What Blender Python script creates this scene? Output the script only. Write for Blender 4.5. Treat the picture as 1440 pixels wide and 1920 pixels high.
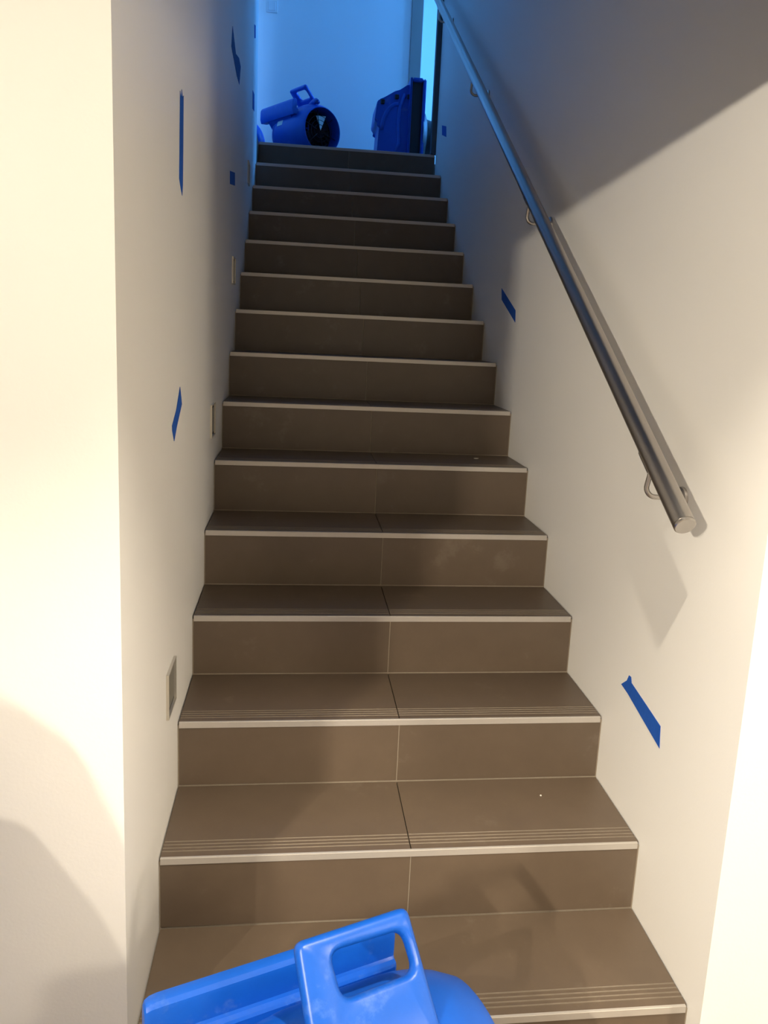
import bpy, bmesh, math, random
from mathutils import Vector, Matrix

# ---------------------------------------------------------------- clear
for o in list(bpy.data.objects):
    bpy.data.objects.remove(o, do_unlink=True)
S = bpy.context.scene
COL = S.collection
random.seed(7)

# ---------------------------------------------------------------- camera
W = 1.106          # stair width
G = 0.2708         # going
RISE = 0.175       # rise
NST = 15           # nosings, the last one is the landing edge
FLOOR = -RISE      # basement floor
LAND = RISE * 14   # landing level
YL = G * 14        # landing edge

cam_d = bpy.data.cameras.new('camera')
cam = bpy.data.objects.new('camera', cam_d)
COL.objects.link(cam)
yaw, pit, rol = 0.11954, -0.17803, 0.04671
fwd = Vector((math.sin(yaw) * math.cos(pit), math.cos(yaw) * math.cos(pit), math.sin(pit)))
rt = Vector((math.cos(yaw), -math.sin(yaw), 0))
up = rt.cross(fwd)
r2 = math.cos(rol) * rt + math.sin(rol) * up
u2 = -math.sin(rol) * rt + math.cos(rol) * up
M = Matrix((r2, u2, -fwd)).transposed().to_4x4()
M.translation = Vector((0.2758, -1.2659, 1.3313))
cam.matrix_world = M
cam_d.sensor_fit = 'VERTICAL'
cam_d.sensor_height = 36.0
cam_d.sensor_width = 27.0
cam_d.lens = 1432.8 / 1920 * 36.0
cam_d.shift_x = -2.78 / 1920
cam_d.shift_y = -79.07 / 1920
cam_d.clip_start = 0.02
S.camera = cam

# ---------------------------------------------------------------- world, daylight, exposure
S.view_settings.view_transform = 'Standard'
S.view_settings.look = 'None'
S.view_settings.gamma = 1
S.view_settings.use_curve_mapping = False
S.view_settings.exposure = 0.36
wd = bpy.data.worlds.new('world')
S.world = wd
wd.use_nodes = True
bg = wd.node_tree.nodes['Background']
bg.inputs['Color'].default_value = (0.06, 0.33, 1.0, 1)
bg.inputs['Strength'].default_value = 0.6
DAY = (0.062, 0.33, 1.0)


def area(name, loc, direction, sx, sy, power, color):
    d = bpy.data.lights.new(name, 'AREA')
    d.shape = 'RECTANGLE'
    d.size = sx
    d.size_y = sy
    d.energy = power
    d.color = color
    o = bpy.data.objects.new(name, d)
    COL.objects.link(o)
    o.location = loc
    o.rotation_euler = Vector(direction).to_track_quat('-Z', 'Y').to_euler()
    return o


# daylight outside the three upstairs windows
area('daylight_hall_window', (3.30, 4.84, 3.75), (-1, 0, -0.1), 0.6, 1.5, 125, DAY)
area('daylight_room_window', (3.30, 6.05, 3.75), (-1, 0, -0.1), 0.9, 1.5, 45, DAY)
area('daylight_passage_window', (-0.32, 0.42, 3.75), (0, 1, -0.05), 0.34, 1.3, 62, (0.16, 0.42, 1.0))


# ---------------------------------------------------------------- materials
def mat(name, col, rough=0.5, metal=0.0, spec=0.5, noise=0.0, nscale=8.0, bump=0.0, bscale=120.0, emit=None, estr=0.0,
        stretch=None, rnoise=0.0):
    m = bpy.data.materials.new(name)
    m.use_nodes = True
    nt = m.node_tree
    b = nt.nodes['Principled BSDF']
    b.inputs['Base Color'].default_value = (*col, 1)
    b.inputs['Roughness'].default_value = rough
    b.inputs['Metallic'].default_value = metal
    b.inputs['Specular IOR Level'].default_value = spec
    if noise or bump or rnoise:
        tc = nt.nodes.new('ShaderNodeTexCoord')
        mp = nt.nodes.new('ShaderNodeMapping')
        nt.links.new(tc.outputs['Object'], mp.inputs['Vector'])
        if stretch:
            mp.inputs['Scale'].default_value = stretch
    if noise:
        n = nt.nodes.new('ShaderNodeTexNoise')
        n.inputs['Scale'].default_value = nscale
        n.inputs['Detail'].default_value = 6
        n.inputs['Roughness'].default_value = 0.6
        nt.links.new(mp.outputs[0], n.inputs['Vector'])
        mx = nt.nodes.new('ShaderNodeMix')
        mx.data_type = 'RGBA'
        mx.inputs['A'].default_value = (*[c * (1 - noise) for c in col], 1)
        mx.inputs['B'].default_value = (*[min(1, c * (1 + noise)) for c in col], 1)
        nt.links.new(n.outputs['Fac'], mx.inputs['Factor'])
        nt.links.new(mx.outputs['Result'], b.inputs['Base Color'])
    if rnoise:
        n3 = nt.nodes.new('ShaderNodeTexNoise')
        n3.inputs['Scale'].default_value = 5
        n3.inputs['Detail'].default_value = 4
        nt.links.new(mp.outputs[0], n3.inputs['Vector'])
        mr = nt.nodes.new('ShaderNodeMapRange')
        mr.inputs['To Min'].default_value = rough - rnoise
        mr.inputs['To Max'].default_value = rough + rnoise
        nt.links.new(n3.outputs['Fac'], mr.inputs['Value'])
        nt.links.new(mr.outputs[0], b.inputs['Roughness'])
    if bump:
        n2 = nt.nodes.new('ShaderNodeTexNoise')
        n2.inputs['Scale'].default_value = bscale
        n2.inputs['Detail'].default_value = 4
        nt.links.new(mp.outputs[0], n2.inputs['Vector'])
        bp = nt.nodes.new('ShaderNodeBump')
        bp.inputs['Strength'].default_value = bump
        bp.inputs['Distance'].default_value = 0.002
        nt.links.new(n2.outputs['Fac'], bp.inputs['Height'])
        nt.links.new(bp.outputs[0], b.inputs['Normal'])
    if emit:
        b.inputs['Emission Color'].default_value = (*emit, 1)
        b.inputs['Emission Strength'].default_value = estr
    return m


M_WALL = mat('white_wall_paint', (0.84, 0.825, 0.79), 0.45, spec=0.35, bump=0.10, bscale=160, noise=0.015, nscale=3)
M_ROOM = mat('bounce_damping_grey', (0.40, 0.385, 0.36), 0.6, noise=0.02, nscale=3)  # unseen room surfaces darkened to cut bounced light on the front walls
M_CEIL = mat('ceiling_paint', (0.82, 0.80, 0.77), 0.7)
M_TILE = mat('taupe_porcelain', (0.124, 0.090, 0.062), 0.42, spec=0.5, noise=0.13, nscale=14, bump=0.06, bscale=300,
             rnoise=0.06)


def per_object(m, smudge, amount, scale=7.0, tint=0.06, lo=0.60, hi=0.72):
    """offset the pattern per object and add pale scuffs"""
    nt = m.node_tree
    b = nt.nodes['Principled BSDF']
    oi = nt.nodes.new('ShaderNodeObjectInfo')
    mp = next(n for n in nt.nodes if n.type == 'MAPPING')
    mu = nt.nodes.new('ShaderNodeMath')
    mu.operation = 'MULTIPLY'
    mu.inputs[1].default_value = 40.0
    nt.links.new(oi.outputs['Random'], mu.inputs[0])
    cb = nt.nodes.new('ShaderNodeCombineXYZ')
    for k in range(3):
        nt.links.new(mu.outputs[0], cb.inputs[k])
    nt.links.new(cb.outputs[0], mp.inputs['Location'])
    src = b.inputs['Base Color'].links[0].from_socket
    n = nt.nodes.new('ShaderNodeTexNoise')
    n.inputs['Scale'].default_value = scale
    n.inputs['Detail'].default_value = 8
    n.inputs['Roughness'].default_value = 0.7
    nt.links.new(mp.outputs[0], n.inputs['Vector'])
    mr = nt.nodes.new('ShaderNodeMapRange')
    mr.inputs['From Min'].default_value = lo
    mr.inputs['From Max'].default_value = hi
    mr.inputs['To Max'].default_value = amount
    nt.links.new(n.outputs['Fac'], mr.inputs['Value'])
    mx = nt.nodes.new('ShaderNodeMix')
    mx.data_type = 'RGBA'
    mx.inputs['B'].default_value = (*smudge, 1)
    nt.links.new(mr.outputs[0], mx.inputs['Factor'])
    nt.links.new(src, mx.inputs['A'])
    hs = nt.nodes.new('ShaderNodeHueSaturation')
    m2 = nt.nodes.new('ShaderNodeMapRange')
    m2.inputs['To Min'].default_value = 1 - tint
    m2.inputs['To Max'].default_value = 1 + tint
    nt.links.new(oi.outputs['Random'], m2.inputs['Value'])
    nt.links.new(m2.outputs[0], hs.inputs['Value'])
    nt.links.new(mx.outputs['Result'], hs.inputs['Color'])
    nt.links.new(hs.outputs[0], b.inputs['Base Color'])


per_object(M_TILE, (0.22, 0.18, 0.14), 0.35)
M_GROUT = mat('grout', (0.30, 0.25, 0.19), 0.9, noise=0.2, nscale=60)
M_GROOVE = mat('dusty_groove', (0.20, 0.162, 0.122), 0.8, noise=0.25, nscale=40)
M_STRIP = mat('aluminium_nosing', (0.54, 0.50, 0.455), 0.38, metal=0.35, noise=0.05, nscale=30)
M_STEEL = mat('brushed_stainless_steel', (0.50, 0.47, 0.44), 0.30, metal=1.0, bump=0.08, bscale=400,
              stretch=(1, 0.02, 0.02))
M_BLUE = mat('blue_polyethylene', (0.005, 0.098, 0.54), 0.36, spec=0.5, noise=0.10, nscale=18, bump=0.10, bscale=90)
per_object(M_BLUE, (0.12, 0.23, 0.58), 0.55, 11.0, 0.0, 0.58, 0.74)
M_BLACK = mat('black_plastic', (0.012, 0.013, 0.018), 0.5, noise=0.1)
M_TAPE = mat('blue_masking_tape', (0.002, 0.080, 0.43), 0.75, noise=0.15, nscale=60, bump=0.4, bscale=220)
M_PLATE = mat('white_plastic_plate', (0.72, 0.72, 0.70), 0.35, noise=0.02)
M_LENS = mat('frosted_step_light_glass', (0.22, 0.21, 0.175), 0.35, noise=0.05)
M_FRAME = mat('brushed_nickel', (0.62, 0.58, 0.50), 0.35, metal=0.7, noise=0.04)
M_EDGE_SHADE = mat('greige_edge_shade', (0.30, 0.26, 0.23), 0.5, noise=0.03)  # the dim band beside the daylit opening is put into this colour
M_JAMB = mat('unlit_jamb_tone', (0.055, 0.075, 0.09), 0.5, noise=0.05)  # the jamb's unlit look is put into this dark colour
M_LABEL = mat('white_sticker', (0.75, 0.75, 0.72), 0.5, noise=0.05)
M_CRUMB = mat('white_plaster', (0.75, 0.72, 0.66), 0.8, noise=0.1)


def glass_mat():
    m = bpy.data.materials.new('window_glass')
    m.use_nodes = True
    b = m.node_tree.nodes['Principled BSDF']
    b.inputs['Base Color'].default_value = (0.9, 0.95, 1, 1)
    b.inputs['Roughness'].default_value = 0.0
    b.inputs['Alpha'].default_value = 0.08
    return m


M_GLASS = glass_mat()


# ---------------------------------------------------------------- mesh helpers
def obj(name, bm, m, parent=None, smooth=False):
    me = bpy.data.meshes.new(name)
    bmesh.ops.recalc_face_normals(bm, faces=bm.faces[:])
    bm.to_mesh(me)
    bm.free()
    me.materials.append(m)
    if smooth:
        for p in me.polygons:
            p.use_smooth = True
    o = bpy.data.objects.new(name, me)
    COL.objects.link(o)
    if parent:
        o.parent = parent
    return o


def smooth_angle(o, deg=35):
    me = o.data
    for p in me.polygons:
        p.use_smooth = True
    bm = bmesh.new()
    bm.from_mesh(me)
    for e in bm.edges:
        if len(e.link_faces) == 2 and e.calc_face_angle(0) > math.radians(deg):
            e.smooth = False
    bm.to_mesh(me)
    bm.free()


def box(bm, x0, x1, y0, y1, z0, z1):
    vs = [bm.verts.new((x, y, z)) for x in (x0, x1) for y in (y0, y1) for z in (z0, z1)]
    for f in ((0, 1, 3, 2), (4, 6, 7, 5), (0, 4, 5, 1), (2, 3, 7, 6), (0, 2, 6, 4), (1, 5, 7, 3)):
        bm.faces.new([vs[i] for i in f])
    return vs


def boxbm(*a, bevel=0.0, seg=1):
    bm = bmesh.new()
    box(bm, *a)
    if bevel:
        bmesh.ops.bevel(bm, geom=bm.edges[:], offset=bevel, segments=seg, affect='EDGES', profile=0.5)
    return bm


def prism(pts, d):
    """closed outline (list of 3D points) swept by vector d"""
    bm = bmesh.new()
    d = Vector(d)
    a = [bm.verts.new(Vector(p)) for p in pts]
    b = [bm.verts.new(Vector(p) + d) for p in pts]
    bm.faces.new(a)
    bm.faces.new(b[::-1])
    n = len(a)
    for i in range(n):
        bm.faces.new([a[i], a[(i + 1) % n], b[(i + 1) % n], b[i]])
    return bm


def tube(bm, path, r, n=12, cap=True):
    path = [Vector(p) for p in path]
    rings = []
    prev = None
    for i, p in enumerate(path):
        t = (path[min(i + 1, len(path) - 1)] - path[max(i - 1, 0)]).normalized()
        if prev is None:
            a = t.orthogonal().normalized()
        else:
            a = (prev - t * prev.dot(t)).normalized()
        prev = a
        b = t.cross(a)
        rr = r[i] if isinstance(r, (list, tuple)) else r
        rings.append([bm.verts.new(p + (a * math.cos(k * 2 * math.pi / n) + b * math.sin(k * 2 * math.pi / n)) * rr)
                      for k in range(n)])
    for A, B in zip(rings, rings[1:]):
        for k in range(n):
            bm.faces.new([A[k], A[(k + 1) % n], B[(k + 1) % n], B[k]])
    if cap:
        bm.faces.new(rings[0][::-1])
        bm.faces.new(rings[-1])
    return bm


def lathe(prof, n=40, axis='u', close=False):
    """prof: list of (t, r) along the local X axis"""
    bm = bmesh.new()
    rings = []
    for t, r in prof:
        rings.append([bm.verts.new((t, r * math.cos(2 * math.pi * k / n), r * math.sin(2 * math.pi * k / n)))
                      for k in range(n)])
    for A, B in zip(rings, rings[1:]):
        for k in range(n):
            bm.faces.new([A[k], A[(k + 1) % n], B[(k + 1) % n], B[k]])
    if close:
        bm.faces.new(rings[0][::-1])
        bm.faces.new(rings[-1])
    return bm


def fillet(pts, r, seg=5):
    """round the corners of a closed 2D outline"""
    out = []
    n = len(pts)
    for i in range(n):
        p = Vector(pts[i])
        a = Vector(pts[i - 1]) - p
        b = Vector(pts[(i + 1) % n]) - p
        rr = min(r, a.length * 0.45, b.length * 0.45)
        p0 = p + a.normalized() * rr
        p1 = p + b.normalized() * rr
        for k in range(seg + 1):
            t = k / seg
            out.append(tuple((1 - t) ** 2 * p0 + 2 * t * (1 - t) * p + t * t * p1))
    return out


def thing(name, label, cat, loc=(0, 0, 0), rot=(0, 0, 0), group=None):
    o = bpy.data.objects.new(name, None)
    COL.objects.link(o)
    o.location = loc
    o.rotation_euler = rot
    o.empty_display_size = 0.1
    tag(o, label, cat, group)
    return o


def tag(o, label, cat, group=None):
    o['label'] = label
    o['category'] = cat
    if group:
        o['group'] = group
    return o


def struct(name, bm, m, parent=None, label=None):
    o = obj(name, bm, m, parent)
    if parent is None:
        o['kind'] = 'structure'
        if label:
            o['label'] = label
            o['category'] = name.split('_')[0]
    return o


# ---------------------------------------------------------------- the setting
YW = -0.045        # face of the basement walls either side of the stair opening
HEAD = 1.838       # underside of the opening's header
CEIL = 2.20        # basement ceiling
TOP = 4.90         # upstairs ceiling
YB = 5.20          # upstairs back wall
LEND, REND = 3.60, 3.77


def boxes(*bs):
    bm = bmesh.new()
    for b in bs:
        box(bm, *b)
    return bm


struct('floor', boxes((-4.2, 3.4, -5.0, 0.0, FLOOR - 0.1, FLOOR)), M_TILE, label='dark taupe tiled basement floor at the foot of the stairs')
struct('wall_left', boxbm(-0.12, 0.0, YW, LEND, FLOOR, TOP), M_WALL,
       label='white painted wall along the stairs set with square step lights')
struct('wall_right', boxbm(W, W + 0.12, YW, REND, FLOOR, TOP), M_WALL,
       label='white painted wall along the stairs that carries the steel handrail')
struct('wall_front_left', boxbm(-4.2, -0.12, YW, YW + 0.12, FLOOR, TOP), M_WALL,
       label='bright white basement wall with a smooth corner onto the stairs')
struct('wall_front_right', boxbm(W + 0.12, 3.4, YW, YW + 0.12, FLOOR, TOP), M_WALL,
       label='bright white basement wall beside the handrail side of the stairs')
struct('wall_header', boxbm(-4.2, 3.4, -0.30, -0.19, HEAD, TOP + 0.1), M_WALL,
       label='white bulkhead across the basement ceiling before the stair opening')
struct('wall_basement_left', boxbm(-4.3, -4.2, -5.1, YW + 0.12, FLOOR, TOP), M_ROOM, label='warm grey side wall of the basement room')
struct('wall_basement_right', boxbm(3.4, 3.5, -5.1, YW + 0.12, FLOOR, TOP), M_ROOM, label='warm grey end wall of the basement room')
struct('wall_basement_back', boxbm(-4.3, 3.5, -5.1, -5.0, FLOOR, CEIL), M_ROOM, label='warm grey rear wall of the basement room')
struct('ceiling', boxbm(-4.3, 3.5, -5.1, -0.30, CEIL, CEIL + 0.1), M_ROOM, label='warm grey basement ceiling')
# upstairs
struct('floor_landing', boxes((-0.52, 0.0, LEND, YB, LAND - 0.2, LAND), (-0.52, -0.12, 0.45, LEND, LAND - 0.2, LAND),
                              (0.0, 3.2, YL + 0.27, YB, LAND - 0.2, LAND), (W + 0.12, 3.2, 3.3, YL + 0.27, LAND - 0.2, LAND),
                              (1.0, 3.2, YB, 7.0, LAND - 0.2, LAND)), M_TILE, label='taupe tiled landing floor at the top of the stairs')
struct('ceiling_upstairs', boxbm(-0.6, 3.3, 0.4, 7.1, TOP, TOP + 0.1), M_CEIL, label='white ceiling above the stairwell')
struct('ceiling_stairwell', boxbm(-4.2, 3.4, -0.19, 0.4, TOP, TOP + 0.1), M_CEIL, label='white ceiling strip over the stair foot')
struct('wall_back', boxbm(-0.6, 1.09, YB, YB + 0.12, LAND, TOP), M_WALL,
       label='blue daylit wall facing the top of the stairs')
struct('wall_beyond', boxbm(0.9, 3.3, 6.9, 7.0, LAND, TOP), M_WALL,
       label='bright blue daylit wall beyond the opening at the landing')
struct('wall_beyond_side', boxbm(0.96, 1.06, YB + 0.12, 6.9, LAND, TOP), M_WALL, label='wall returning behind the landing wall')
struct('wall_passage', boxbm(-0.62, -0.52, 0.4, YB, LAND, TOP), M_WALL, label='white wall of the narrow passage beside the stairs')
struct('wall_hall_front', boxbm(W + 0.12, 3.3, 3.2, 3.3, LAND, TOP), M_WALL, label='white hall wall behind the handrail wall')


def window_wall(name, n, x0, x1, y0, y1, holes, label):
    """wall in the YZ plane with window holes"""
    bm = bmesh.new()
    ys = sorted({y0, y1, *[h[0] for h in holes], *[h[1] for h in holes]})
    for a, b in zip(ys, ys[1:]):
        h = [q for q in holes if q[0] <= a and q[1] >= b]
        if h:
            box(bm, x0, x1, a, b, LAND, h[0][2])
            box(bm, x0, x1, a, b, h[0][3], TOP)
        else:
            box(bm, x0, x1, a, b, LAND, TOP)
    struct(name, bm, M_WALL, label=label)
    for i, (a, b, c, d) in enumerate(holes):
        w = struct(f'window_{n + i}', boxes((x0, x1, a, a + .05, c, d), (x0, x1, b - .05, b, c, d), (x0, x1, a, b, c, c + .05),
                                             (x0, x1, a, b, d - .05, d), (x0, x1, (a + b) / 2 - .02, (a + b) / 2 + .02, c, d)),
                   M_PLATE, label='white framed upstairs window letting in blue daylight')
        obj('pane', boxbm((x0 + x1) / 2, (x0 + x1) / 2 + .006, a + .05, b - .05, c + .05, d - .05), M_GLASS, w)


window_wall('wall_hall_side', 1, 3.2, 3.28, 3.2, 7.0, [(4.5, 5.18, 3.0, 4.5), (5.6, 6.5, 3.0, 4.5)],
            'white outer wall with two windows')
w3 = struct('window_3', boxes((-.52, -.12, .45, .50, LAND, 3.05), (-.52, -.12, .45, .50, 4.45, TOP), (-.52, -.49, .45, .5, 3.05, 4.45),
                              (-.15, -.12, .45, .5, 3.05, 4.45)), M_PLATE, label='narrow white framed window at the end of the passage')
obj('pane', boxbm(-.49, -.15, .47, .476, 3.05, 4.45), M_GLASS, w3)
# opening trim at the landing, shade put into its colours
struct('trim_1', boxbm(1.09, 1.183, YB - 0.015, YB + 0.13, LAND, TOP - 0.01, bevel=0.004), M_EDGE_SHADE,
       label='added greige strip toned as the shaded edge of the daylit opening behind the landing')
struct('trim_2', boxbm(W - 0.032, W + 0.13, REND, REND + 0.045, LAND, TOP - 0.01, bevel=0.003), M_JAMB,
       label='shade-toned jamb at the end of the handrail wall')

# ---------------------------------------------------------------- staircase
stairs = thing('staircase', 'straight flight of dark taupe tiled stairs with pale metal nosing strips', 'staircase')
TX = ((0.0035, 0.5588), (0.5614, W - 0.0035))
GRV = (0.022, 0.033, 0.044, 0.055)


def tread_mesh(x0, x1, depth):
    # profile in (y, z): flat tile with four anti-slip grooves near the front edge
    prof = [(0.004, 0.0)]
    for gy in GRV:
        prof += [(gy - 0.002, 0.0), (gy - 0.0012, -0.0016), (gy + 0.0012, -0.0016), (gy + 0.002, 0.0)]
    prof += [(depth, 0.0), (depth, -0.009), (0.004, -0.009)]
    bm = prism([(x0, y, z) for y, z in prof], (x1 - x0, 0, 0))
    bm.faces.ensure_lookup_table()
    for f in bm.faces:
        c = f.calc_center_median()
        if len(f.verts) == 4 and -0.0019 < c.z < -0.0003:
            f.material_index = 1
    return bm


shared = {}


def part(name, key, maker, m, parent, loc):
    if key not in shared:
        o = obj(name, maker(), m, parent)
        shared[key] = o.data
        if name == 'tread_tile':
            o.data.materials.append(M_GROOVE)
    else:
        o = bpy.data.objects.new(name, shared[key])
        COL.objects.link(o)
        o.parent = parent
    o.location = loc
    return o


def strip_mesh():
    # thin L of metal: 15 mm face, short lip over the tile edge
    pts = [(0.004, -0.0018, -0.0155), (0.004, -0.0018, -0.0008), (0.004, -0.0010, 0.0004), (0.004, 0.0036, 0.0004),
           (0.004, 0.0036, -0.004), (0.004, 0.0012, -0.004), (0.004, 0.0012, -0.0155)]
    return prism(pts, (W - 0.010, 0, 0))


for k in range(NST):
    y = k * G
    z = k * RISE
    yb = y + G + 0.012 if k < NST - 1 else y + G
    st = part('step', 'step', lambda: boxbm(0.0005, W - 0.0005, 0.0014, G + 0.012, -RISE - 0.02, -0.0088), M_GROUT, stairs, (0, y, z))
    for i, (x0, x1) in enumerate(TX):
        part('tread_tile', ('t', i), lambda: tread_mesh(x0, x1, G - 0.0028), M_TILE, st, (0, 0, 0))
        part('riser_tile', ('r', i), lambda: boxbm(x0, x1, 0.0, 0.009, -RISE + 0.0022, -0.0165, bevel=0.0006), M_TILE, st, (0, 0, 0))
    part('nosing_strip', 'strip', strip_mesh, M_STRIP, st, (0, 0, 0))

# ---------------------------------------------------------------- handrail
RX = W - 0.08
ra = Vector((RX, 0.094, 0.991))
rb = Vector((RX, 3.90, 3.497))
rd = (rb - ra).normalized()
rail = thing('handrail', 'round brushed stainless steel handrail on wire brackets along the stair wall', 'handrail', tuple(ra))
tq = rd.to_track_quat('X', 'Z')
L = (rb - ra).length
R_R = 0.0215
o = obj('rail_tube', lathe([(0.003, R_R), (L, R_R)], 40, close=True), M_STEEL, rail)
o.rotation_euler = tq.to_euler()
smooth_angle(o, 50)
o = obj('end_cap', lathe([(-0.004, 0.017), (-0.004, 0.0195), (-0.0025, 0.0212), (0.0018, 0.0215), (0.0018, 0.0205), (0.003, 0.0205)], 40, close=True),
        M_STEEL, rail)
o.rotation_euler = tq.to_euler()
smooth_angle(o, 40)
perp = rd.cross(Vector((1, 0, 0))).normalized()
if perp.z < 0:
    perp = -perp
for yc in (0.262, 1.33, 2.39, 3.42):
    q = (yc - ra.y) / rd.y
    pc = rd * q                       # on the rail's axis, relative to the rail's own origin
    DROP = 0.093
    # wire bracket: leaves the saddle under the tube, drops, turns and runs back to the wall rosette
    path = [pc + Vector((0, -0.010, -0.022)), pc + Vector((0, 0.000, -0.050)), pc + Vector((0, 0.007, -DROP + 0.022))]
    for k in range(1, 6):
        a = k * math.pi / 2 / 6
        path.append(pc + Vector((0.022 * (1 - math.cos(a)), 0.007, -DROP + 0.022 - 0.022 * math.sin(a))))
    path += [pc + Vector((0.022, 0.007, -DROP)), pc + Vector((0.05, 0.002, -DROP)), pc + Vector((0.076, 0, -DROP))]
    br = obj('bracket', tube(bmesh.new(), path, 0.0055, 12), M_STEEL, rail, smooth=True)
    sc = pc - perp * (R_R + 0.004)
    obj('saddle', prism([tuple(sc + rd * a + Vector((b, 0, 0))) for a, b in
                         ((-0.032, -0.011), (0.032, -0.011), (0.032, 0.011), (-0.032, 0.011))], perp * 0.008), M_STEEL, br)
    bm = lathe([(0.0715, 0.006), (0.0725, 0.020), (0.0740, 0.0245), (0.0798, 0.0255)], 28, close=True)
    rs = obj('rosette', bm, M_STEEL, br)
    rs.location = (pc.x, pc.y, pc.z - DROP)
    smooth_angle(rs, 40)


# ---------------------------------------------------------------- masking tape
def tape(label, side, pts, name='masking_tape', group=None):
    """pts: outline on a stair wall as (y, z)"""
    cy = sum(p[0] for p in pts) / len(pts)
    cz = sum(p[1] for p in pts) / len(pts)
    x = 0.0 if side == 'L' else W
    s = 1 if side == 'L' else -1
    bm = prism([(0.0003 * s, py - cy, pz - cz) for py, pz in pts], (0.0009 * s, 0, 0))
    o = obj(name, bm, M_TAPE)
    o.location = (x, cy, cz)
    tag(o, label, 'tape', group)
    return o


tape('long vertical strip of blue masking tape on the wall above the lower steps', 'L',
     [(0.583, 1.650), (0.598, 1.838), (0.612, 1.826), (0.622, 1.848), (0.634, 1.834), (0.648, 1.842), (0.640, 1.70), (0.636, 1.645), (0.626, 1.620), (0.606, 1.632)])
tape('slanted strip of blue masking tape high on the step-light wall', 'L',
     [(1.905, 2.435), (1.86, 2.35), (2.12, 2.325), (2.25, 2.330), (2.315, 2.421), (2.22, 2.425), (2.06, 2.39)])
tape('short square of blue masking tape on the step-light wall between two step lights', 'L',
     [(1.853, 1.909), (2.071, 1.943), (2.079, 1.894), (1.858, 1.862)])
tape('slanted pointed piece of blue masking tape near the third step from the bottom', 'L',
     [(0.589, 1.182), (0.610, 1.150), (0.616, 1.138), (0.540, 1.095), (0.500, 1.065), (0.474, 1.092), (0.472, 1.104), (0.53, 1.132)])
tape('small scrap of blue masking tape low at the top end of the step-light wall', 'L',
     [(3.15, 2.565), (3.30, 2.585), (3.31, 2.50), (3.16, 2.475)])
tape('small scrap of blue masking tape high at the top end of the step-light wall', 'L',
     [(3.20, 2.905), (3.33, 2.945), (3.34, 2.885), (3.24, 2.850)])
tape('long slanted strip of creased blue masking tape below the handrail end', 'R',
     [(0.452, 0.487), (0.440, 0.497), (0.424, 0.510), (0.415, 0.528), (0.404, 0.529), (0.398, 0.516), (0.320, 0.503), (0.239, 0.489),
      (0.236, 0.465), (0.232, 0.439), (0.33, 0.462), (0.41, 0.481)])
tape('short slanted strip of blue masking tape below the middle of the handrail', 'R',
     [(1.908, 1.533), (1.674, 1.437), (1.666, 1.391), (1.893, 1.485)])
tape('tiny square of blue masking tape beside the top steps', 'R',
     [(3.591, 2.577), (3.441, 2.535), (3.421, 2.471), (3.572, 2.518)])


# ---------------------------------------------------------------- recessed step lights
def step_light(yc, zc, label):
    t = thing('step_light', label, 'step light', (0, yc, zc), group='square step lights along the stairs')
    h = 0.054
    bm = bmesh.new()
    w = 0.0045
    box(bm, 0.0002, 0.0065, -h, -h + w, -h, h)
    box(bm, 0.0002, 0.0065, h - w, h, -h, h)
    box(bm, 0.0002, 0.0065, -h + w, h - w, -h, -h + w)
    box(bm, 0.0002, 0.0065, -h + w, h - w, h - w, h)
    obj('frame', bm, M_FRAME, t)
    obj('recess_shade_plate', boxbm(0.0002, 0.0012, -h + w, h - w, -h + w, h - w), M_BLACK, t)  # flat black plate stands in for the shaded depth behind the frame
    q = h - 0.014
    obj('lens', boxbm(0.0012, 0.0028, -q, q, -q, q, bevel=0.0006), M_LENS, t)
    return t


for yc, zc, lb in ((0.433, 0.497, 'square recessed step light in the wall above the third step'),
                   (1.283, 1.021, 'square recessed step light in the wall by the sixth step'),
                   (2.040, 1.552, 'square recessed step light in the wall under the small tape square'),
                   (2.890, 2.095, 'square recessed step light nearest the landing')):
    step_light(yc, zc, lb)

# light switch on the landing wall
sw = thing('light_switch', 'white square light switch on the blue daylit landing wall', 'switch', (0.010, YB, 3.745))
obj('plate', boxbm(-0.043, 0.043, -0.009, -0.0005, -0.043, 0.043, bevel=0.003, seg=2), M_PLATE, sw)
obj('rocker', boxbm(-0.028, 0.028, -0.013, -0.0088, -0.03, 0.03, bevel=0.002), M_PLATE, sw)


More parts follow.
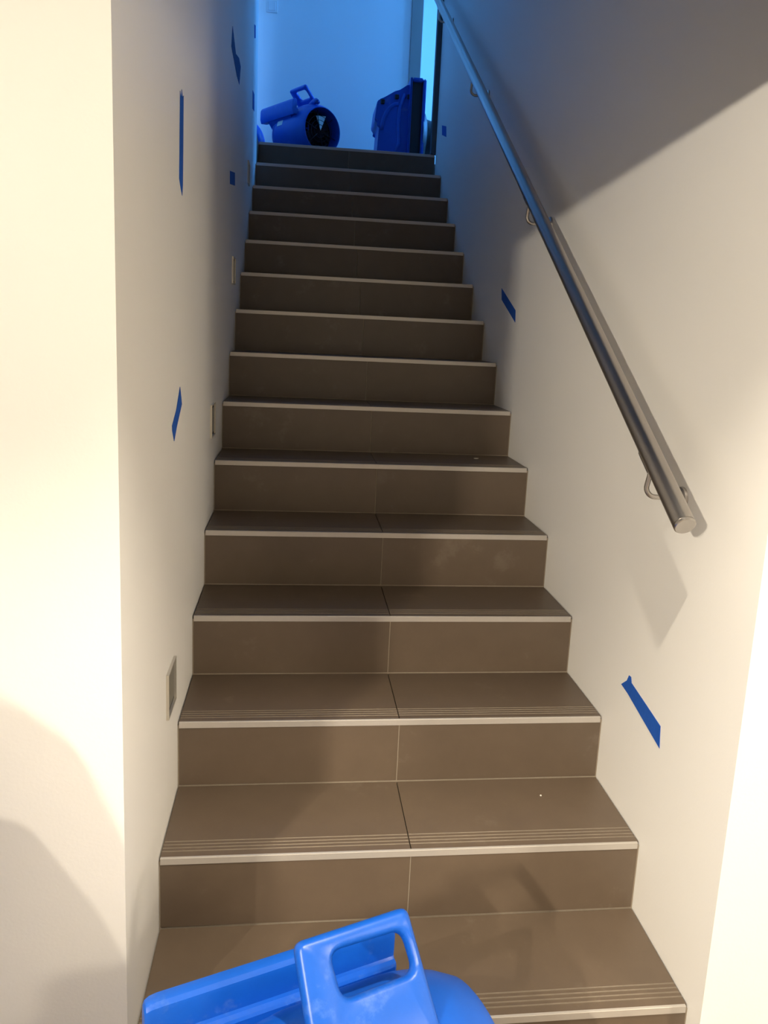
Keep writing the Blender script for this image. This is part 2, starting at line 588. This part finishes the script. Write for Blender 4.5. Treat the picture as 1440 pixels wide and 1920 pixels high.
# ---------------------------------------------------------------- air movers
def air_mover(label, loc, rz, scale=1.0, mirror=False, hook=True):
    """local axes: X along the drum (intake at +X), Y ahead, Z up, origin on the floor"""
    t = thing('air_mover', label, 'fan', loc, (0, 0, rz))
    t.scale = (scale, scale, scale)
    DV, DW, R = -0.05, 0.236, 0.195
    # housing: hollow drum with rolled intake lip
    prof = [(-0.235, 0.02), (-0.235, 0.10), (-0.228, 0.13), (-0.21, 0.158), (-0.185, 0.178), (-0.165, 0.185), (-0.160, 0.180), (-0.152, 0.180),
            (-0.147, 0.187), (-0.10, 0.193), (-0.03, R), (0.07, R), (0.11, 0.193), (0.145, 0.187), (0.175, 0.177), (0.197, 0.166),
            (0.211, 0.159), (0.214, 0.155), (0.211, 0.151), (0.200, 0.149), (0.10, 0.149)]
    hb = lathe(prof, 48)
    ho = obj('housing', hb, M_BLUE, t, smooth=True)
    ho.location = (0, DV, DW)
    smooth_angle(ho, 40)
    # intake: dark back plate, wheel blades, grille rings
    o = obj('intake_well', lathe([(0.10, 0.1495), (0.098, 0.07), (0.02, 0.068), (0.02, 0.001)], 32), M_BLACK, t, smooth=True)
    o.location = (0, DV, DW)
    bm = bmesh.new()
    for k in range(20):
        a = 2 * math.pi * k / 20
        c, s = math.cos(a), math.sin(a)
        pts = []
        for rr, da, xx in ((0.072, 0, 0.102), (0.132, 0.12, 0.102), (0.132, 0.12, 0.135), (0.072, 0, 0.135)):
            pts.append((xx, rr * math.cos(a + da), rr * math.sin(a + da)))
        bm.faces.new([bm.verts.new(p) for p in pts])
    o = obj('blower_wheel', bm, M_BLACK, t)
    o.location = (0, DV, DW)
    g = bmesh.new()
    for rr in (0.045, 0.075, 0.105):
        tube(g, [(0.176, rr * math.cos(k * math.pi / 16), rr * math.sin(k * math.pi / 16)) for k in range(33)], 0.002, 6, cap=False)
    for k in range(6):
        a = k * math.pi / 3 + 0.3
        tube(g, [(0.178, 0.03 * math.cos(a), 0.03 * math.sin(a)), (0.184, 0.140 * math.cos(a), 0.140 * math.sin(a))], 0.0025, 6)
    o = obj('intake_grille', g, M_BLACK, t, smooth=True)
    o.location = (0, DV, DW)
    o = obj('blade_gap_light', prism([(0.172, -0.052, 0.11), (0.172, 0.035, 0.10), (0.172, -0.008, 0.005)], (0.004, 0, 0)), M_FRAME, t)  # pale triangle stands in for light seen through the blades
    o.location = (0, DV, DW)
    # nozzle: wide lipped plate standing behind the handle
    sec = [(0.102, 0.325), (0.105, 0.342), (0.105, 0.3585), (0.108, 0.363), (0.117, 0.3645), (0.120, 0.369), (0.1185, 0.413), (0.120, 0.422),
           (0.126, 0.428), (0.134, 0.430), (0.146, 0.427), (0.153, 0.419), (0.156, 0.407), (0.158, 0.350), (0.148, 0.322)]
    bm = bmesh.new()
    ring = []
    for uu, sc, dv in ((-0.316, 0.72, 0.006), (-0.313, 0.86, 0.003), (-0.305, 0.96, 0.001), (-0.293, 1.0, 0.0), (0.116, 1.0, 0.0), (0.126, 0.97, 0.001), (0.130, 0.85, 0.004)):
        cv, cw = 0.130, 0.36
        ring.append([bm.verts.new((uu, cv + (v - cv) * sc, cw + (w_ - cw) * (0.5 + 0.5 * sc))) for v, w_ in sec])
    n = len(sec)
    for A, B in zip(ring, ring[1:]):
        for k in range(n):
            bm.faces.new([A[k], A[(k + 1) % n], B[(k + 1) % n], B[k]])
    bm.faces.new(ring[0][::-1])
    bm.faces.new(ring[-1])
    no = obj('nozzle', bm, M_BLUE, t)
    smooth_angle(no, 30)
    # ledge joining nozzle and drum
    lg = obj('shoulder', prism([(-0.22, -0.02, 0.36), (-0.22, 0.03, 0.372), (-0.22, 0.106, 0.340), (-0.22, 0.145, 0.325), (-0.22, 0.10, 0.27), (-0.22, -0.02, 0.25)],
                               (0.30, 0, 0)), M_BLUE, t)
    # handle: moulded plate with a tapered grip hole
    outer = fillet([(-0.100, 0.050), (0.100, 0.052), (0.104, -0.04), (0.111, -0.16), (-0.104, -0.16)], 0.016, 5)
    hole = fillet([(-0.047, 0.0235), (0.083, 0.0215), (0.088, -0.0415), (-0.041, -0.0445)], 0.020, 5)
    lean = math.radians(42)

    def hp(u, a, d):
        return (u, a * math.sin(lean) + d * math.cos(lean), 0.509 + a * math.cos(lean) - d * math.sin(lean))
    bm = bmesh.new()
    T = 0.015
    rnd = 0.009

    def loop(pts, d, shrink):
        c = Vector((sum(p[0] for p in pts) / len(pts), sum(p[1] for p in pts) / len(pts)))
        out = []
        m_ = len(pts)
        for i, p in enumerate(pts):
            a = Vector(pts[i - 1])
            b = Vector(pts[(i + 1) % m_])
            tg = (b - a).normalized()
            nrm = Vector((tg.y, -tg.x))
            if nrm.dot(Vector(p) - c) < 0:
                nrm = -nrm
            q = Vector(p) - nrm * shrink
            out.append(bm.verts.new(hp(q.x, q.y, d)))
        return out
    prof_h = [(-T, rnd), (-T + 0.003, 0.004), (-T + rnd, 0.0), (T - rnd, 0.0), (T - 0.003, 0.004), (T, rnd)]
    OL = [loop(outer, d, s) for d, s in prof_h]
    HL = [loop(hole, d, -s) for d, s in prof_h]
    for LL in (OL, HL):
        for A, B in zip(LL, LL[1:]):
            n = len(A)
            for k in range(n):
                bm.faces.new([A[k], A[(k + 1) % n], B[(k + 1) % n], B[k]])
    for i in (0, -1):
        ed = []
        for LL in (OL[i], HL[i]):
            for k in range(len(LL)):
                e = bm.edges.get((LL[k], LL[(k + 1) % len(LL)]))
                ed.append(e)
        bmesh.ops.triangle_fill(bm, edges=ed, use_beauty=True)
    hd = obj('handle', bm, M_BLUE, t)
    smooth_angle(hd, 45)
    # cord hook at the intake end
    if hook:
        obj('cord_hook', tube(bmesh.new(), [(0.10, -0.02, 0.415), (0.15, -0.012, 0.43), (0.185, -0.004, 0.43), (0.215, 0.0, 0.415)],
                              [0.022, 0.02, 0.019, 0.016], 12), M_BLUE, t, smooth=True)
    for sx in (-0.14, 0.13):
        obj('foot', boxbm(sx - 0.03, sx + 0.03, -0.12, 0.10, 0.0, 0.085, bevel=0.008), M_BLACK, t)
    a0 = math.radians(25)
    bm = bmesh.new()
    rr = R + 0.0008
    vs = []
    for uu in (-0.10, -0.03):
        vs.append([bm.verts.new((uu, rr * math.cos(a0 - k * 0.06), rr * math.sin(a0 - k * 0.06))) for k in range(5)])
    for k in range(4):
        bm.faces.new([vs[0][k], vs[0][k + 1], vs[1][k + 1], vs[1][k]])
    o = obj('sticker', bm, M_LABEL, t)
    o.location = (0, DV, DW)
    if mirror:
        for c in t.children:
            c.data.transform(Matrix.Scale(-1, 4, (1, 0, 0)))
            c.data.flip_normals()
    return t


air_mover('bright blue plastic air mover with an open grip handle at the foot of the stairs', (0.397, -0.20, FLOOR), math.radians(19), hook=False)
air_mover('round blue air mover with its open intake facing down the stairs on the landing', (0.252, 4.47, LAND), math.radians(124), 0.95, mirror=True)
air_mover('dark blue air mover mostly hidden behind the end of the step-light wall', (-0.222, 4.86, LAND), math.radians(90), 0.88)


def upright_air_mover():
    t = thing('air_mover', 'dark navy air mover standing on end with its outlet slot facing down the stairs', 'fan', (1.015, 4.25, LAND), (0, 0, 0))
    t.scale = (1.12, 1.0, 1.08)
    # side housing, outline taken in x,z
    out = [(-0.245, 0.0), (-0.215, 0.07), (-0.205, 0.25), (-0.235, 0.272), (-0.222, 0.395), (-0.185, 0.41), (-0.115, 0.455), (-0.09, 0.462), (-0.03, 0.505),
           (0.03, 0.50), (0.03, 0.0)]
    o2 = fillet(out, 0.018, 3)
    bm = prism([(x, 0.0, z) for x, z in o2], (0, 0.30, 0))
    bmesh.ops.bevel(bm, geom=[e for e in bm.edges if abs(e.verts[0].co.y - e.verts[1].co.y) < 1e-6], offset=0.012, segments=2, affect='EDGES')
    ho = obj('housing', bm, M_BLUE, t)
    smooth_angle(ho, 40)
    # moulded scroll rib and pads on the housing
    tube_b = bmesh.new()
    tube(tube_b, [(-0.19 + 0.10 * (1 - math.cos(a)), 0.002, 0.22 + 0.16 * math.sin(a)) for a in [k * math.pi / 2 / 8 for k in range(9)]], 0.013, 8)
    obj('scroll_rib', tube_b, M_BLUE, ho, smooth=True)
    obj('scroll_rib', tube(bmesh.new(), [(-0.055, 0.002, 0.44), (-0.085, 0.002, 0.36), (-0.09, 0.002, 0.25), (-0.08, 0.002, 0.15), (-0.11, 0.002, 0.06)], 0.012, 8), M_BLUE, ho, smooth=True)
    for x, z in ((-0.19, 0.385), (-0.105, 0.42), (-0.03, 0.425), (-0.12, 0.025), (-0.05, 0.075)):
        obj('rubber_pad', boxbm(x - 0.012, x + 0.012, -0.012, 0.01, z - 0.014, z + 0.014, bevel=0.004), M_BLACK, t)
    # outlet: open upright slot
    bm = bmesh.new()
    box(bm, -0.030, -0.018, -0.05, 0.22, 0.0, 0.535)
    box(bm, 0.048, 0.066, -0.05, 0.22, 0.0, 0.525)
    box(bm, -0.018, 0.048, -0.05, 0.22, 0.508, 0.530)
    box(bm, -0.018, 0.048, -0.05, 0.22, 0.0, 0.018)
    bmesh.ops.bevel(bm, geom=bm.edges[:], offset=0.006, segments=2, affect='EDGES')
    obj('outlet', bm, M_BLUE, t)
    obj('outlet_dark_fill', boxbm(-0.0185, 0.0485, -0.022, 0.21, 0.017, 0.509), M_BLACK, t)  # solid black block stands in for the dark inside of the slot
    # motor bulge on the far side
    m_ = obj('motor_cover', lathe([(0.060, 0.17), (0.080, 0.15), (0.092, 0.115), (0.128, 0.105), (0.140, 0.085), (0.141, 0.02)], 28, close=True), M_BLACK, t, smooth=True)
    m_.location = (0, 0.10, 0.215)
    m_.scale = (1, 0.95, 0.95)
    smooth_angle(m_, 40)
    return t


upright_air_mover()


# ---------------------------------------------------------------- plaster crumbs on a tread
def crumb(loc, sx, sy, label):
    bm = bmesh.new()
    bmesh.ops.create_icosphere(bm, subdivisions=1, radius=1)
    for v in bm.verts:
        v.co = Vector((v.co.x * sx * random.uniform(.8, 1.1), v.co.y * sy * random.uniform(.7, 1.1), (v.co.z + 0.85) * 0.0022))
    o = obj('plaster_crumb', bm, M_CRUMB)
    o.location = loc
    tag(o, label, 'debris')


crumb((0.955, 5 * G + 0.18, 5 * RISE), 0.011, 0.006, 'white crumb of plaster lying on the sixth tread near the handrail wall')
crumb((0.925, 1 * G + 0.19, 1 * RISE), 0.003, 0.003, 'tiny white speck of plaster lying on the second tread')

# ---------------------------------------------------------------- basement lamps
WARM = (1.0, 0.885, 0.71)


def downlight(x, y, half, blend, power, label):
    t = thing('downlight', label, 'lamp', (x, y, CEIL))
    bm = bmesh.new()
    n = 32
    a = [bm.verts.new((0.055 * math.cos(k * 2 * math.pi / n), 0.055 * math.sin(k * 2 * math.pi / n), -0.004)) for k in range(n)]
    b = [bm.verts.new((0.040 * math.cos(k * 2 * math.pi / n), 0.040 * math.sin(k * 2 * math.pi / n), -0.004)) for k in range(n)]
    c = [bm.verts.new((0.055 * math.cos(k * 2 * math.pi / n), 0.055 * math.sin(k * 2 * math.pi / n), -0.0002)) for k in range(n)]
    for k in range(n):
        j = (k + 1) % n
        bm.faces.new([a[k], a[j], b[j], b[k]])
        bm.faces.new([a[k], c[k], c[j], a[j]])
    obj('bezel', bm, M_PLATE, t)
    d = bpy.data.lights.new('downlight_lamp', 'SPOT')
    d.spot_size = math.radians(2 * half)
    d.spot_blend = blend
    d.shadow_soft_size = 0.018
    d.energy = power
    d.color = WARM
    o = bpy.data.objects.new('downlight_lamp', d)
    COL.objects.link(o)
    o.location = (x, y, CEIL - 0.03)
    return t


downlight(0.65, -0.60, 44, 0.75, 125, 'small round recessed ceiling downlight before the stair opening')
downlight(-1.25, -1.90, 66, 0.25, 90, 'small round recessed ceiling downlight beside the basement wall')


def batten():
    x, y, z = -1.9, -3.0, 2.035
    t = thing('batten_lamp', 'short linear lamp hung from the basement ceiling', 'lamp', (x, y, z), (0, 0, math.radians(-104)))
    obj('body', boxbm(-0.32, 0.32, -0.04, 0.03, -0.045, 0.05, bevel=0.006), M_PLATE, t)
    for sx in (-0.2, 0.2):
        obj('hanger', tube(bmesh.new(), [(sx, 0, 0.05), (sx, 0, CEIL - z)], 0.004, 8), M_FRAME, t)
    area('batten_light', (x + 0.036, y - 0.009, z), (0.97, -0.243, -0.08), 0.6, 0.06, 215, WARM)
    return t


batten()


def unseen_machine():  # out of view; outline shaped to cast the shadow on the left wall
    t = thing('unseen_machine', 'unseen blue machine with a slot grip, shaped to cast the left wall shadow', 'unseen_machine', (-0.6, -0.58, FLOOR))
    out = fillet([(-0.25, 0.03), (-0.25, 1.04), (-0.20, 1.12), (0.105, 1.117), (0.16, 1.10), (0.19, 1.04), (0.238, 0.923), (0.28, 0.82), (0.30, 0.65), (0.30, 0.03)], 0.05, 4)
    slot = fillet([(-0.06, 1.050), (0.108, 1.047), (0.108, 1.037), (-0.06, 1.037)], 0.004, 3)
    bm = bmesh.new()
    rings = []
    for d in (-0.05, 0.05):
        a = [bm.verts.new((p[0], d, p[1])) for p in out]
        b = [bm.verts.new((p[0], d, p[1])) for p in slot]
        rings.append((a, b))
        ed = []
        for LL in (a, b):
            for k in range(len(LL)):
                ed.append(bm.edges.new((LL[k], LL[(k + 1) % len(LL)])))
        bmesh.ops.triangle_fill(bm, edges=ed, use_beauty=True)
    for i in (0, 1):
        A, B = rings[0][i], rings[1][i]
        for k in range(len(A)):
            bm.faces.new([A[k], A[(k + 1) % len(A)], B[(k + 1) % len(B)], B[k]])
    obj('body', bm, M_BLUE, t)
    for sx in (-0.18, 0.24):
        obj('foot', boxbm(sx - 0.04, sx + 0.04, -0.07, 0.07, 0.0, 0.031, bevel=0.006), M_BLACK, t)
    return t


unseen_machine()


def added_lamp():  # unseen lamp, added to brighten the left stair wall
    t = thing('added_lamp', 'unseen drum-shaded lamp added to brighten the left stair wall', 'lamp', (3.0, -2.2, FLOOR))
    o = obj('base', tube(bmesh.new(), [(0, 0, 0), (0, 0, 0.02), (0, 0, 0.03)], [0.15, 0.15, 0.02], 28), M_FRAME, t)
    obj('pole', tube(bmesh.new(), [(0, 0, 0.03), (0, 0, 1.5)], 0.01, 10), M_FRAME, t)
    m = mat('glowing_lamp_shade', (0.8, 0.75, 0.65), 0.8, emit=WARM, estr=43.0)
    obj('lamp_shade', tube(bmesh.new(), [(0, 0, 1.2), (0, 0, 1.75)], [0.20, 0.17], 28, cap=False), m, t)
    return t


added_lamp()
